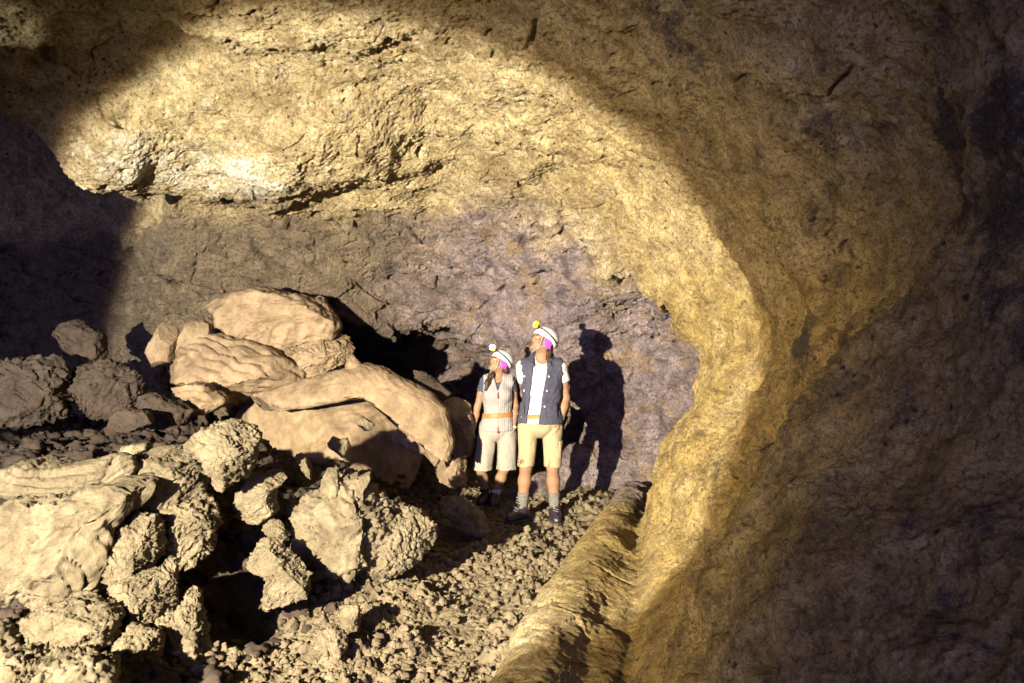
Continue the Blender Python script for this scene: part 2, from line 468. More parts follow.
# ------------------------------------------------------------------ boulders
def rock(kind, label, pts, D, T, mat, sub=5, n=2.6, amp=1.0, blk=.5, rope=None, group=None, seed=None, tilt=0.0, cat='boulder', cuts=None):
    seed = seed if seed is not None else (abs(hash_str(label)) % 900)
    P = np.array([[*at(a, b, D)] for a, b in pts])[:, [0, 2]]
    Q2 = np.roll(P, -1, 0)
    cr = P[:, 0]*Q2[:, 1]-Q2[:, 0]*P[:, 1]; A = cr.sum()/2
    c = ((P+Q2)*cr[:, None]).sum(0)/(6*A)
    A = abs(A); size = math.sqrt(A)
    ph = np.linspace(-math.pi, math.pi, 361)
    d = np.stack([np.cos(ph), np.sin(ph)], 1)
    R = np.zeros(361)
    for p, q in zip(P-c, Q2-c):
        e = q-p; den = d[:, 0]*e[1]-d[:, 1]*e[0]
        den = np.where(np.abs(den) < 1e-9, 1e-9, den)
        t = (p[0]*e[1]-p[1]*e[0])/den; u = (p[0]*d[:, 1]-p[1]*d[:, 0])/den
        ok = (u >= -1e-6) & (u <= 1+1e-6) & (t > 0)
        R = np.where(ok, np.maximum(R, t), R)
    U, Fc = ico(sub)
    a, cc, b = U[:, 0], U[:, 1], U[:, 2]
    s = np.hypot(a, b); fi = np.arctan2(b, a)
    sup = (s**n+np.abs(cc)**n)**(1/n); s = s/sup; cc = cc/sup
    Rp = np.interp(fi, ph, R); Rm = R.mean()
    # near the front and back poles fade from the outline to a round so that the faces stay even
    lx, lz = s*Rp*np.cos(fi), s*Rp*np.sin(fi)
    y = cc*T+tilt*lz
    Pn = np.stack([c[0]+lx, D+y, c[1]+lz], 1)
    me = mesh_from(kind, Pn, Fc)
    P0 = coords(me); N = normals(me)
    k = size
    w = P0+np.stack([perlin(P0, 2.2/k, seed+k2)*.16*k for k2 in range(3)], 1)
    # flat broken faces: shave the front and the top with planes
    r_ = np.random.default_rng(seed); nc = cuts if cuts is not None else int(6+26*blk)
    for _ in range(nc):
        nv = r_.normal(size=3)*np.array([.7, .8, .7]); nv[1] = -abs(nv[1])-.35; nv[2] += .35; nv /= np.linalg.norm(nv)
        pr = (P0-np.array([c[0], D, c[1]]))@nv.astype(np.float32); dd = pr.max()*r_.uniform(.62, .93)
        P0 = P0-(np.maximum(pr-dd, 0)*.92)[:, None]*nv.astype(np.float32)
    set_coords(me, P0); N = normals(me)
    w = P0+np.stack([perlin(P0, 3.0/k, seed+k2)*.12*k for k2 in range(3)], 1)
    f1, f2, cid = worley(w, 3.4/k, seed)
    h1, h2, hid = worley(w, 8.5/k, seed+2)
    g1, g2, gid = worley(P0+np.stack([perlin(P0, 9/k, seed+k2)*.03*k for k2 in range(3)], 1), 15/k, seed+4)
    pat = sstep(-.25, .25, perlin(P0, 3.1/k, seed+20))
    ax_ = r_.normal(size=3).astype(np.float32); ax_[1] *= .4; ax_ /= np.linalg.norm(ax_)
    lam = w+((w@ax_)*2.6)[:, None]*ax_          # bedding: finer across one direction than along it
    rm = (1-np.abs(perlin(lam, 4.5/k, seed+6)))**3+.5*(1-np.abs(perlin(lam, 10/k, seed+7)))**3+.25*(1-np.abs(perlin(lam, 22/k, seed+8)))**3
    d_ = amp*k*(.06*perlin(w, 1.7/k, seed+5)+.055*(rm-1.0)+.03*fbm(w, 6/k, 3, seed+9)+.012*fbm(w, 30/k, 2, seed+10))
    d_ += blk*k*(.12*(cid-.5)+.10*pat*(hid-.5)-.06*(1-sstep(0, .06, f2-f1))-.03*pat*(1-sstep(0, .08, h2-h1))-.03*pat*(1-sstep(.1, .42, g1))*(gid > .5))
    if rope is not None:
        pxl = 512+F_PX*P0[:, 0]/D; pyl = 341.5-F_PX*(P0[:, 2]-CAMZ)/D
        phase, ra = rope(pxl, pyl)
        phase = phase+.55*perlin(P0, 5, seed+11)
        d_ += ra*(np.abs(np.sin(phase*math.pi))**.7-.6)
    Pn = P0+N*d_[:, None]
    org = np.array([c[0], D, P[:, 1].min()])
    set_coords(me, Pn-org)
    o = link(kind, me, mat); o.location = org
    tag(o, label, cat, group)
    return o
def hash_str(s):
    h = 0
    for ch in s: h = (h*131+ord(ch)) % 1000003
    return h

PILE = 'pale rocks heaped at the front left'; MID = 'jagged rocks beside the path'; BACK = 'smooth lava boulders below the far wall'; DIM = 'dim rocks in the dark side passage'
def rope_arcs(px, py):
    return np.hypot((px-62)/2.9, (py-440))/7.6, .024
rock('ropy_slab', 'ropy lava slab with curved parallel folds, at the far left of the front heap',
     [(-6, 480), (6, 468), (22, 462), (38, 458), (48, 463), (70, 466), (90, 461), (112, 456), (118, 470), (102, 486), (72, 499), (35, 505), (8, 500)], 4.7, .30, M_PILE, 6, 2.4, .35, .1, rope_arcs, PILE, tilt=.5)
rock('boulder', 'largest cream boulder of the front heap, broad and bulging at the lower left edge',
     [(-60, 515), (0, 503), (40, 499), (78, 494), (108, 486), (132, 478), (142, 486), (136, 500), (122, 512), (112, 526), (122, 545), (122, 572), (100, 596), (60, 606), (10, 606), (-60, 600)], 4.3, .42, M_PILE, 6, 2.8, .7, .55, None, PILE, tilt=.3, cuts=26)
rock('boulder', 'square-ended cream block with a pitted right face, right end of the front heap',
     [(106, 482), (128, 470), (148, 459), (180, 455), (194, 461), (199, 490), (196, 506), (184, 517), (160, 519), (138, 522), (114, 528), (108, 508)], 4.75, .36, M_PILE, 6, 3, .7, .45, None, PILE, tilt=.35)
rock('boulder', 'ragged pale rock with feathered left edge, overhanging the dark hollow',
     [(180, 446), (194, 440), (206, 424), (232, 420), (252, 427), (257, 437), (254, 453), (247, 468), (240, 481), (232, 479), (225, 489), (218, 493), (211, 481), (206, 470), (204, 458), (184, 453)], 4.7, .25, M_PILE, 6, 2.8, .8, .5, None, PILE)
rock('boulder', 'pale axe-shaped rock right of the dark hollow',
     [(226, 501), (244, 487), (247, 473), (262, 476), (275, 465), (286, 479), (275, 485), (273, 500), (277, 511), (263, 522), (250, 525), (237, 516)], 5.0, .16, M_PILE, 6, 2.8, .7, .4, None, MID)
rock('coiled_rope_rock', 'small stack of coiled lava ropes between the ropy slab and the square-ended block',
     [(112, 464), (120, 454), (130, 455), (135, 470), (128, 482), (114, 488), (106, 480)], 4.6, .12, M_PILE, 5, 2.4, .4, .2, lambda px, py: ((px*.6+py)/7.0, .012), PILE)
rock('thin_slab', 'thin pale slab lying edge-on above the square-ended block, left one of two',
     [(117, 449), (128, 445), (146, 443), (147, 449), (136, 455), (122, 454)], 4.95, .16, M_PILE, 5, 3, .5, .3, None, PILE, cat='slab')
rock('thin_slab', 'thin pale slab lying on top of the square-ended block, right one of two',
     [(148, 450), (160, 447), (179, 446), (182, 453), (178, 458), (152, 458)], 4.9, .18, M_PILE, 5, 3, .5, .3, None, PILE, cat='slab')
rock('boulder', 'rough block under the square-ended block, at the edge of the dark hollow',
     [(104, 524), (124, 516), (150, 517), (157, 533), (152, 560), (138, 580), (118, 588), (102, 570)], 4.35, .25, M_PILE, 6, 2.8, .9, .6, None, PILE)
rock('boulder', 'low pitted boulder near the bottom left corner with shadow below it',
     [(3, 642), (18, 622), (40, 607), (70, 604), (100, 611), (112, 623), (108, 642), (86, 654), (50, 660), (20, 652)], 3.8, .3, M_PILE, 6, 2.6, 1.0, .5, None, PILE)
rock('boulder', 'upright cream block with a small horn, right of the largest boulder',
     [(98, 588), (124, 578), (154, 575), (160, 560), (168, 561), (170, 585), (170, 626), (160, 640), (142, 636), (134, 612), (108, 606)], 4.1, .22, M_PILE, 6, 3, .8, .5, None, PILE)
rock('rock_spire', 'crumbly little spire of rock at the lower edge of the dark hollow',
     [(164, 640), (174, 610), (186, 584), (194, 590), (198, 612), (199, 640), (192, 662), (168, 662)], 4.1, .16, M_PILE, 6, 2.4, 1.2, .7, None, PILE, cat='rock')
rock('boulder', 'knobbly boulder at the foot of the upright horned block',
     [(104, 645), (122, 630), (150, 636), (154, 664), (142, 700), (104, 704)], 3.8, .24, M_PILE, 6, 2.6, 1.1, .6, None, PILE)
rock('boulder', 'broken rock cut off by the bottom left corner of the photo',
     [(-40, 668), (-4, 654), (30, 662), (80, 664), (100, 676), (104, 720), (-40, 725)], 3.2, .3, M_PILE, 6, 2.6, 1.0, .6, None, PILE)
rock('boulder', 'small rock at the left photo edge beside the dark gap',
     [(-40, 632), (-8, 626), (8, 645), (6, 668), (-10, 680), (-40, 680)], 3.6, .2, M_PILE, 5, 2.6, 1.0, .6, None, PILE)
rock('boulder', 'wide rough block filling the gap below the largest cream boulder',
     [(-60, 590), (0, 582), (40, 586), (84, 584), (118, 590), (124, 612), (112, 640), (60, 650), (-60, 650)], 4.2, .34, M_PILE, 6, 3, 1.0, .8, None, PILE, tilt=.4)
rock('boulder', 'dusty block between the spire and the knobbly boulder',
     [(128, 622), (150, 612), (176, 622), (196, 640), (206, 668), (180, 700), (134, 690), (124, 650)], 4.05, .26, M_PILE, 6, 2.8, 1.0, .7, None, PILE, tilt=.4)
rock('boulder', 'broad shattered block between the square-ended block and the dark hollow',
     [(150, 512), (186, 500), (204, 506), (212, 528), (204, 556), (180, 574), (154, 560), (148, 536)], 4.6, .3, M_PILE, 6, 2.8, 1.1, .8, None, PILE, tilt=.3)
# middle group
rock('boulder', 'largest jagged rock beside the path, with a smooth lower face',
     [(274, 503), (292, 509), (305, 500), (322, 492), (340, 478), (356, 488), (372, 496), (390, 506), (402, 520), (404, 545), (396, 562), (384, 576), (360, 590), (332, 600), (310, 592), (300, 566), (292, 545), (282, 522)], 5.1, .36, M_PILE, 6, 2.6, 1.0, .75, None, MID, tilt=.5)
rock('boulder', 'craggy split block at the path edge, right of the largest jagged rock',
     [(372, 512), (386, 504), (402, 510), (416, 512), (430, 524), (438, 536), (434, 550), (418, 562), (398, 574), (380, 582), (370, 570), (368, 535)], 5.2, .3, M_PILE, 6, 3.2, .8, .45, None, MID, seed=131, tilt=.4, cuts=40)
rock('rock_spire', 'blunt pale pillar standing up on the jagged rocks, left one of two',
     [(320, 500), (322, 480), (326, 468), (336, 467), (339, 485), (340, 504)], 5.15, .1, M_PILE, 5, 2.8, .7, .3, None, MID, cat='rock')
rock('rock_spire', 'forked pale pillar standing up on the jagged rocks, right one of two',
     [(347, 500), (348, 470), (354, 469), (358, 477), (370, 471), (372, 479), (366, 490), (366, 505)], 5.2, .1, M_PILE, 5, 2.8, .8, .4, None, MID, cat='rock')
rock('arched_rock', 'hooked rock like a small arch, on the right rim of the dark hollow',
     [(249, 570), (247, 556), (255, 537), (266, 539), (286, 551), (300, 560), (309, 576), (308, 596), (297, 602), (276, 606), (262, 612), (267, 580), (262, 571)], 4.6, .16, M_PILE, 6, 2.8, .8, .5, None, MID, cat='rock')
rock('rock', 'small knobs of rock wedged between the axe-shaped and the hooked rock',
     [(258, 524), (268, 517), (282, 525), (288, 538), (282, 546), (270, 538)], 4.95, .1, M_PILE, 5, 2.5, 1.1, .6, None, MID, cat='rock')
rock('rock', 'slim pale stone catching light left of the heart-shaped one',
     [(292, 458), (299, 452), (307, 458), (311, 470), (310, 481), (304, 476), (302, 466)], 5.3, .1, M_PILE, 5, 2.5, .8, .4, None, MID, cat='rock')
rock('rock', 'heart-shaped pale stone catching light in the dark middle of the heap',
     [(326, 444), (332, 436), (339, 440), (347, 437), (350, 448), (342, 458), (337, 453)], 5.8, .1, M_PILE, 5, 2.5, .6, .3, None, MID, cat='rock')
rock('rock', 'small rough lit stone at the right foot of the brown dome',
     [(355, 422), (361, 416), (374, 424), (372, 430), (365, 431)], 6.5, .1, M_PILE, 5, 2.5, .9, .5, None, MID, cat='rock')
rock('rock', 'tooth-shaped stone standing in the clinker of the path',
     [(338, 614), (346, 606), (358, 608), (359, 626), (352, 646), (344, 640)], 4.35, .1, M_PILE, 5, 2.6, .9, .5, None, MID, cat='rock')
rock('rock', 'flat clinker lump lying on the near part of the path',
     [(312, 640), (326, 628), (344, 634), (348, 652), (330, 664), (314, 658)], 4.0, .12, M_PILE, 5, 2.6, 1.0, .6, None, MID, cat='rock')
rock('boulder', 'low humped rock at the path edge near the boots of the shorter person',
     [(438, 502), (448, 496), (464, 499), (478, 508), (487, 516), (490, 532), (474, 535), (460, 533), (452, 520), (442, 512)], 6.6, .2, M_PILE, 6, 2.6, .8, .6, None, MID)
# back group
rock('boulder', 'smooth brown dome of lava under the curved crust, centre of the back group',
     [(214, 420), (240, 404), (268, 393), (300, 384), (335, 378), (366, 380), (395, 398), (425, 420), (446, 450), (440, 480), (400, 480), (330, 470), (250, 460), (210, 440)], 7.7, .5, M_SLAB, 6, 2.3, .25, .04, None, BACK, tilt=.8)
rock('lava_crust', 'long curved pale crust folded over the brown dome',
     [(214, 416), (258, 393), (300, 380), (335, 370), (360, 363), (380, 367), (404, 379), (430, 392), (448, 408), (456, 440), (452, 462), (446, 446), (430, 422), (404, 398), (372, 379), (345, 379), (300, 390), (258, 404), (222, 420)], 7.35, .22, M_SLAB, 6, 3, .3, .08, None, BACK, tilt=.5, cuts=3)
rock('boulder', 'pale rounded rock at the right end of the curved crust, beside the shorter person',
     [(440, 402), (456, 394), (470, 404), (474, 426), (472, 456), (458, 462), (446, 440)], 7.9, .25, M_SLAB, 5, 2.8, .5, .2, None, BACK)
rock('boulder', 'angular lit ledge below the right end of the brown dome',
     [(386, 442), (396, 428), (412, 424), (440, 438), (444, 452), (434, 468), (426, 454), (408, 450)], 7.2, .2, M_SLAB, 5, 2.8, .6, .5, None, BACK)
rock('boulder', 'squared pale block beside the bare legs of the shorter person',
     [(431, 468), (440, 461), (456, 460), (466, 456), (468, 484), (456, 488), (440, 482)], 7.55, .2, M_SLAB, 5, 3.2, .6, .4, None, BACK)
rock('boulder', 'big smooth boulder at the top of the back group under the wall',
     [(208, 305), (224, 296), (240, 290), (264, 286), (292, 292), (320, 297), (330, 311), (341, 326), (334, 340), (305, 344), (282, 352), (256, 345), (236, 337), (222, 328), (220, 318)], 8.2, .6, M_SLAB, 6, 2.5, .45, .2, None, BACK, tilt=.3)
rock('boulder', 'creased boulder leaning against the big smooth one on its right',
     [(278, 347), (290, 333), (320, 331), (350, 333), (354, 346), (347, 362), (330, 374), (312, 384), (304, 380), (298, 366), (288, 354)], 8.1, .4, M_SLAB, 6, 2.5, .6, .35, None, BACK)
def rope_fan(px, py):
    return np.degrees(np.arctan2(py-318, px-118))/4.2, .034*np.clip((px-160)/50, 0, 1)
rock('ropy_boulder', 'ropy lava boulder with fanned folds left of the creased boulder',
     [(172, 346), (186, 335), (206, 334), (226, 335), (252, 343), (276, 352), (292, 361), (307, 379), (298, 392), (262, 402), (230, 408), (218, 398), (204, 386), (180, 384), (160, 376), (150, 364), (158, 352)], 7.8, .5, M_SLAB, 6, 2.3, .3, .06, rope_fan, BACK, tilt=.3)
rock('boulder', 'rounded lobe of lava at the left end of the back group',
     [(150, 336), (155, 325), (165, 321), (174, 326), (176, 342), (172, 362), (156, 366), (148, 352)], 7.7, .25, M_SLAB, 5, 2.2, .4, .1, None, BACK)
rock('boulder', 'second rounded lobe, between the end lobe and the ropy boulder',
     [(174, 340), (186, 324), (200, 319), (210, 324), (212, 340), (198, 356), (178, 358)], 7.9, .3, M_SLAB, 5, 2.2, .4, .1, None, BACK)
rock('layered_slab', 'layered slab with split ledges below the ropy boulder',
     [(166, 404), (172, 389), (200, 383), (220, 394), (226, 404), (202, 414), (168, 416)], 7.0, .3, M_SLAB, 5, 2.8, .5, .3, lambda px, py: (py/7.5, .03), BACK, cat='slab')
rock('rock', 'pointed brown rock tip sticking up behind the curved crust',
     [(411, 368), (422, 371), (436, 379), (452, 394), (440, 404), (420, 396)], 7.7, .2, M_SHADED, 5, 2.6, .6, .4, None, BACK, cat='rock')
rock('rock', 'small pebble-like rock resting on the crest of the curved crust',
     [(344, 364), (352, 354), (361, 364), (356, 370), (346, 370)], 7.4, .08, M_SLAB, 5, 2.4, .6, .3, None, BACK, cat='rock')
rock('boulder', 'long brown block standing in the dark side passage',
     [(42, 334), (56, 326), (72, 319), (97, 333), (98, 360), (70, 352), (44, 344)], 7.2, .3, M_SHADED, 5, 3, .7, .5, None, DIM)
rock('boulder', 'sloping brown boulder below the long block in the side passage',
     [(66, 362), (84, 356), (104, 358), (128, 370), (144, 392), (130, 420), (80, 415), (60, 390)], 6.8, .4, M_SHADED, 6, 2.6, .9, .6, None, DIM)
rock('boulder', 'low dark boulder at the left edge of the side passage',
     [(-30, 372), (10, 358), (46, 354), (60, 375), (60, 420), (-30, 430)], 6.4, .4, M_SHADED, 6, 2.6, .9, .6, None, DIM)
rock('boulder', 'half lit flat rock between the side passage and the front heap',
     [(108, 418), (118, 408), (146, 412), (150, 424), (132, 432), (110, 430)], 6.0, .2, M_SHADED, 5, 2.8, .9, .5, None, DIM)
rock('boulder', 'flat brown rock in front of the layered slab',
     [(128, 402), (150, 394), (172, 402), (190, 412), (180, 428), (140, 426)], 6.5, .3, M_SHADED, 5, 2.6, .9, .6, None, DIM)
print('rocks', time.time()-T0)
# ------------------------------------------------------------------ people
class Field:
    def __init__(s, lo, hi, h):
        s.o = np.array(lo, float); s.h = h
        s.ax = [np.arange(lo[k], hi[k]+h, h) for k in range(3)]
        s.F = np.full([len(a) for a in s.ax], .3, np.float32)
    def sl(s, lo, hi):
        r = []
        for k in range(3):
            i = np.searchsorted(s.ax[k], lo[k]); j = np.searchsorted(s.ax[k], hi[k]); r.append(slice(i, max(j, i+1)))
        P = [s.ax[0][r[0]][:, None, None], s.ax[1][r[1]][None, :, None], s.ax[2][r[2]][None, None, :]]
        return tuple(r), P
    def add(s, fn, lo, hi, k=.02):
        m = k+.025
        r, P = s.sl([a-m for a in lo], [a+m for a in hi])
        d = fn(P)
        s.F[r] = smin(s.F[r], d, k) if k > 0 else np.minimum(s.F[r], d)
        return s
    def cap(s, a, b, ra, rb, k=.02):
        R = max(ra, rb); lo = [min(a[i], b[i])-R for i in range(3)]; hi = [max(a[i], b[i])+R for i in range(3)]
        return s.add(lambda P: caps(P, a, b, ra, rb), lo, hi, k)
    def chain(s, pts, rads, k=.02):
        for i in range(len(pts)-1): s.cap(pts[i], pts[i+1], rads[i], rads[i+1], k)
        return s
    def sub(s, fn, lo, hi):
        r, P = s.sl(lo, hi); s.F[r] = np.maximum(s.F[r], -fn(P)); return s
    def cut(s, fn):
        P = [s.ax[0][:, None, None], s.ax[1][None, :, None], s.ax[2][None, None, :]]
        s.F = np.maximum(s.F, fn(P)).astype(np.float32); return s
    def wrinkle(s, amp, f, seed, st=(1, 1, 1)):
        m = np.abs(s.F) < .03
        I = np.nonzero(m)
        P = np.stack([s.ax[k][I[k]] for k in range(3)], 1)*np.array(st)
        s.F[m] += amp*(perlin(P, f, seed)+.6*ridged(P, f*1.7, seed+1)-.3)
        return s
    def obj(s, name, mat, parent, colf=None):
        V, Q = surface_nets(s.F, s.o, s.h)
        me = mesh_from(name, V, Q)
        if colf is not None: attr_col(me, 'tint', colf(V))
        return link(name, me, mat, parent)

def frame(face, roll=0.0):
    f = np.array(face, float); f /= np.linalg.norm(f)
    u = np.array([0, 0, 1.0])-f[2]*f; u /= np.linalg.norm(u)
    x = np.cross(-f, u)*-1
    x = np.cross(u, f)*-1
    x = np.cross(-f, u)          # local y = -f, z = u, x = y cross z
    return np.stack([x, -f, u])   # rows
class Local:
    """head space: face along -y, crown along +z"""
    def __init__(s, c, R, sc=1.0): s.c = np.array(c, float); s.R = R; s.sc = sc
    def p(s, P):
        d = [P[k]-s.c[k] for k in range(3)]
        return [(s.R[r, 0]*d[0]+s.R[r, 1]*d[1]+s.R[r, 2]*d[2])/s.sc for r in range(3)]
    def w(s, l): return s.c+s.sc*(np.array(l)@s.R)
    def add(s, fld, fn, cl, rad, k):
        c = s.w(cl); r = rad*s.sc
        fld.add(lambda P: fn(s.p(P))*s.sc, c-r, c+r, k)
    def ell(s, fld, c, r, k=.015): s.add(fld, lambda p: ell(p, c, r), c, max(r), k)
    def cap(s, fld, a, b, ra, rb, k=.01):
        m = [(x+y)/2 for x, y in zip(a, b)]; L = math.dist(a, b)/2+max(ra, rb)
        s.add(fld, lambda p: caps(p, a, b, ra, rb), m, L, k)

def add_head(fld, H):
    H.ell(fld, (0, .012, .022), (.075, .094, .10), .02)
    H.ell(fld, (0, -.035, -.045), (.056, .058, .066), .03)
    H.cap(fld, (-.018, -.072, -.092), (.018, -.072, -.092), .02, .02, .02)
    H.cap(fld, (-.04, -.072, .03), (.04, -.072, .03), .016, .016, .02)
    H.cap(fld, (0, -.088, .016), (0, -.101, -.022), .008, .011, .008)
    H.cap(fld, (-.010, -.093, -.026), (.010, -.093, -.026), .008, .008, .008)
    for sx in (-1, 1):
        H.ell(fld, (.043*sx, -.066, -.02), (.022, .02, .02), .02)
        e = H.w((.033*sx, -.092, .005))
        fld.sub(lambda P, sx=sx: ell(H.p(P), (.033*sx, -.097, .004), (.018, .017, .012))*H.sc, e-.03, e+.03)
        H.ell(fld, (.032*sx, -.079, .004), (.013, .012, .011), .003)
        H.ell(fld, (.077*sx, .012, -.012), (.011, .024, .032), .008)
    H.cap(fld, (-.02, -.086, -.053), (.02, -.086, -.053), .0065, .0065, .006)
    H.cap(fld, (-.016, -.084, -.064), (.016, -.084, -.064), .007, .007, .005)

def skin_col(H, base):
    base = np.array(base)
    def f(V):
        p = np.stack(H.p(V.T), 1)
        c = np.tile(base, (len(V), 1))*(1+.10*perlin(V, 14, 3)[:, None])
        fr = p[:, 1] < -.06
        lips = fr & (np.abs(p[:, 0]) < .024) & (np.abs(p[:, 2]+.057) < .012) & (p[:, 1] < -.09)
        c[lips] = base*np.array([.80, .52, .50])
        brow = fr & (np.abs(np.abs(p[:, 0])-.034) < .02) & (np.abs(p[:, 2]-.028-.1*(np.abs(p[:, 0])-.034)) < .006)
        c[brow] = (.03, .018, .012)
        ax = np.abs(p[:, 0])-.032
        eye = fr & (np.hypot(ax/.013, (p[:, 2]-.004)/.0075) < 1)
        c[eye] = (.55, .5, .46)
        iris = fr & (np.hypot(ax, p[:, 2]-.005) < .006)
        c[iris] = (.02, .012, .008)
        return c
    return f

def add_hand(fld, wrist, d, nrm, thumb, curl, s=1.0, k=.006):
    """palm of fanned bones, four unequal fingers of two bent joints each and a thumb from the side of the palm"""
    d = np.array(d, float); d /= np.linalg.norm(d); n = np.array(nrm, float); n -= d*(n@d); n /= np.linalg.norm(n)
    t = np.cross(n, d); t *= np.sign(t@np.array(thumb)); w0 = np.array(wrist, float)
    L = [.068, .076, .071, .056]
    for i in range(4):
        o = (1.5-i)*.019*s
        a = w0+t*o*.6+d*.015*s; b = w0+t*o+d*.085*s
        fld.cap(a, b, .0145*s, .0125*s, .012)
        b1 = b+(d*math.cos(curl*.5)+n*math.sin(curl*.5))*L[i]*.5*s
        b2 = b1+(d*math.cos(curl*1.2)+n*math.sin(curl*1.2))*L[i]*.5*s
        fld.cap(b, b1, .0098*s, .0088*s, .003); fld.cap(b1, b2, .0088*s, .0072*s, .003)
    a = w0+t*.024*s+d*.022*s; b = a+(t*.62+d*.75+n*.25)*.04*s; c = b+(t*.2+d*.9+n*.35)*.034*s
    fld.cap(a, b, .0145*s, .011*s, .008); fld.cap(b, c, .011*s, .0085*s, .004)

def mat_skin():
    m = NT('skin'); c = m.att('tint', 'Color')
    m.b.inputs['Subsurface Weight'].default_value = .08
    m.b.inputs['Subsurface Radius'].default_value = (.02, .008, .004)
    m.b.inputs['Specular IOR Level'].default_value = .3
    return m.done(c, .6, m.bump(m.noise(220, 4), .12, .002))
def mat_cloth(name, col, vary=.2, wv=350, rough=.9, st=0):
    m = NT(name); n = m.noise(26, 6, .65)
    c = m.mix(m.ramp(n, [(.3, 0.), (.7, 1.)]), tuple(x*(1-vary) for x in col), tuple(min(1, x*(1+vary*.5)) for x in col))
    h = m.math('ADD', m.noise(wv, 2), m.math('MULTIPLY', m.noise(45, 5), 1.5))
    if st:
        x = m.n('ShaderNodeTexWave', wave_type='BANDS', bands_direction='X'); x.inputs['Scale'].default_value = st
        m.set(x.inputs['Vector'], m.n('ShaderNodeTexCoord').outputs['Object'])
        c = m.mix(m.ramp(x.outputs['Fac'], [(.05, .3), (.3, 0.)]), c, tuple(v*.65 for v in col))
        h = m.math('ADD', h, x.outputs['Fac'])
    return m.done(c, rough, m.bump(h, .5, .004))
M_SKIN = mat_skin()
M_WHITE = mat_cloth('white cotton', (.50, .485, .46), .06)
M_NAVY = mat_cloth('slate navy quilted cloth', (.048, .048, .072), .3)
M_GREYV = mat_cloth('pale grey ribbed fleece', (.255, .235, .225), .12, st=16)
M_NAVYT = mat_cloth('dark navy cotton', (.045, .045, .075), .2)
M_KHAKI = mat_cloth('khaki cotton', (.29, .235, .135), .12)
M_BEIGE = mat_cloth('beige cotton', (.25, .222, .185), .1)
M_BELT = mat_plain('tan leather', (.36, .13, .035), .5, .2, 60)
M_STEEL = mat_plain('dull buckle steel', (.35, .32, .28), .35, .1); M_STEEL.node_tree.nodes['Principled BSDF'].inputs['Metallic'].default_value = .8
M_SOCK = mat_cloth('grey wool', (.13, .12, .105), .2, 200)
M_WSOCK = mat_cloth('white wool', (.45, .44, .43), .08, 200)
M_BOOT = mat_plain('black boot leather', (.022, .018, .028), .36, .3, 50, .3, .5)
M_SOLE = mat_plain('boot rubber', (.05, .045, .04), .9, .3, 60, .4)
M_LACE = mat_plain('boot lace', (.16, .14, .13), .8, .1)
M_SHELL = mat_plain('white helmet shell', (.48, .475, .47), .32, .04, 30, .02, .5)
M_BAND = mat_plain('black elastic strap', (.022, .02, .024), .8, .2)
M_PINK = mat_plain('magenta foam pad', (.50, .05, .42), .8, .12)
M_STRAP = mat_plain('grey webbing', (.23, .21, .22), .8, .2)
M_YEL = mat_plain('yellow lamp housing', (.80, .62, .02), .4, .06)
M_HAIR = mat_plain('dark brown hair', (.035, .019, .011), .5, .5, 90, .6)
M_ZIP = mat_plain('red zip pull', (.30, .045, .03), .5, .1)
M_SNAP = mat_plain('pale metal snap', (.6, .58, .55), .35, .1)
m = NT('lit headlamp lens'); m.b.inputs['Emission Color'].default_value = (1, .96, .72, 1); m.b.inputs['Emission Strength'].default_value = 40; M_LIT = m.done((.9, .9, .8), .2)
m = NT('unlit headlamp lens'); M_LENS = m.done((.85, .75, .15), .15)

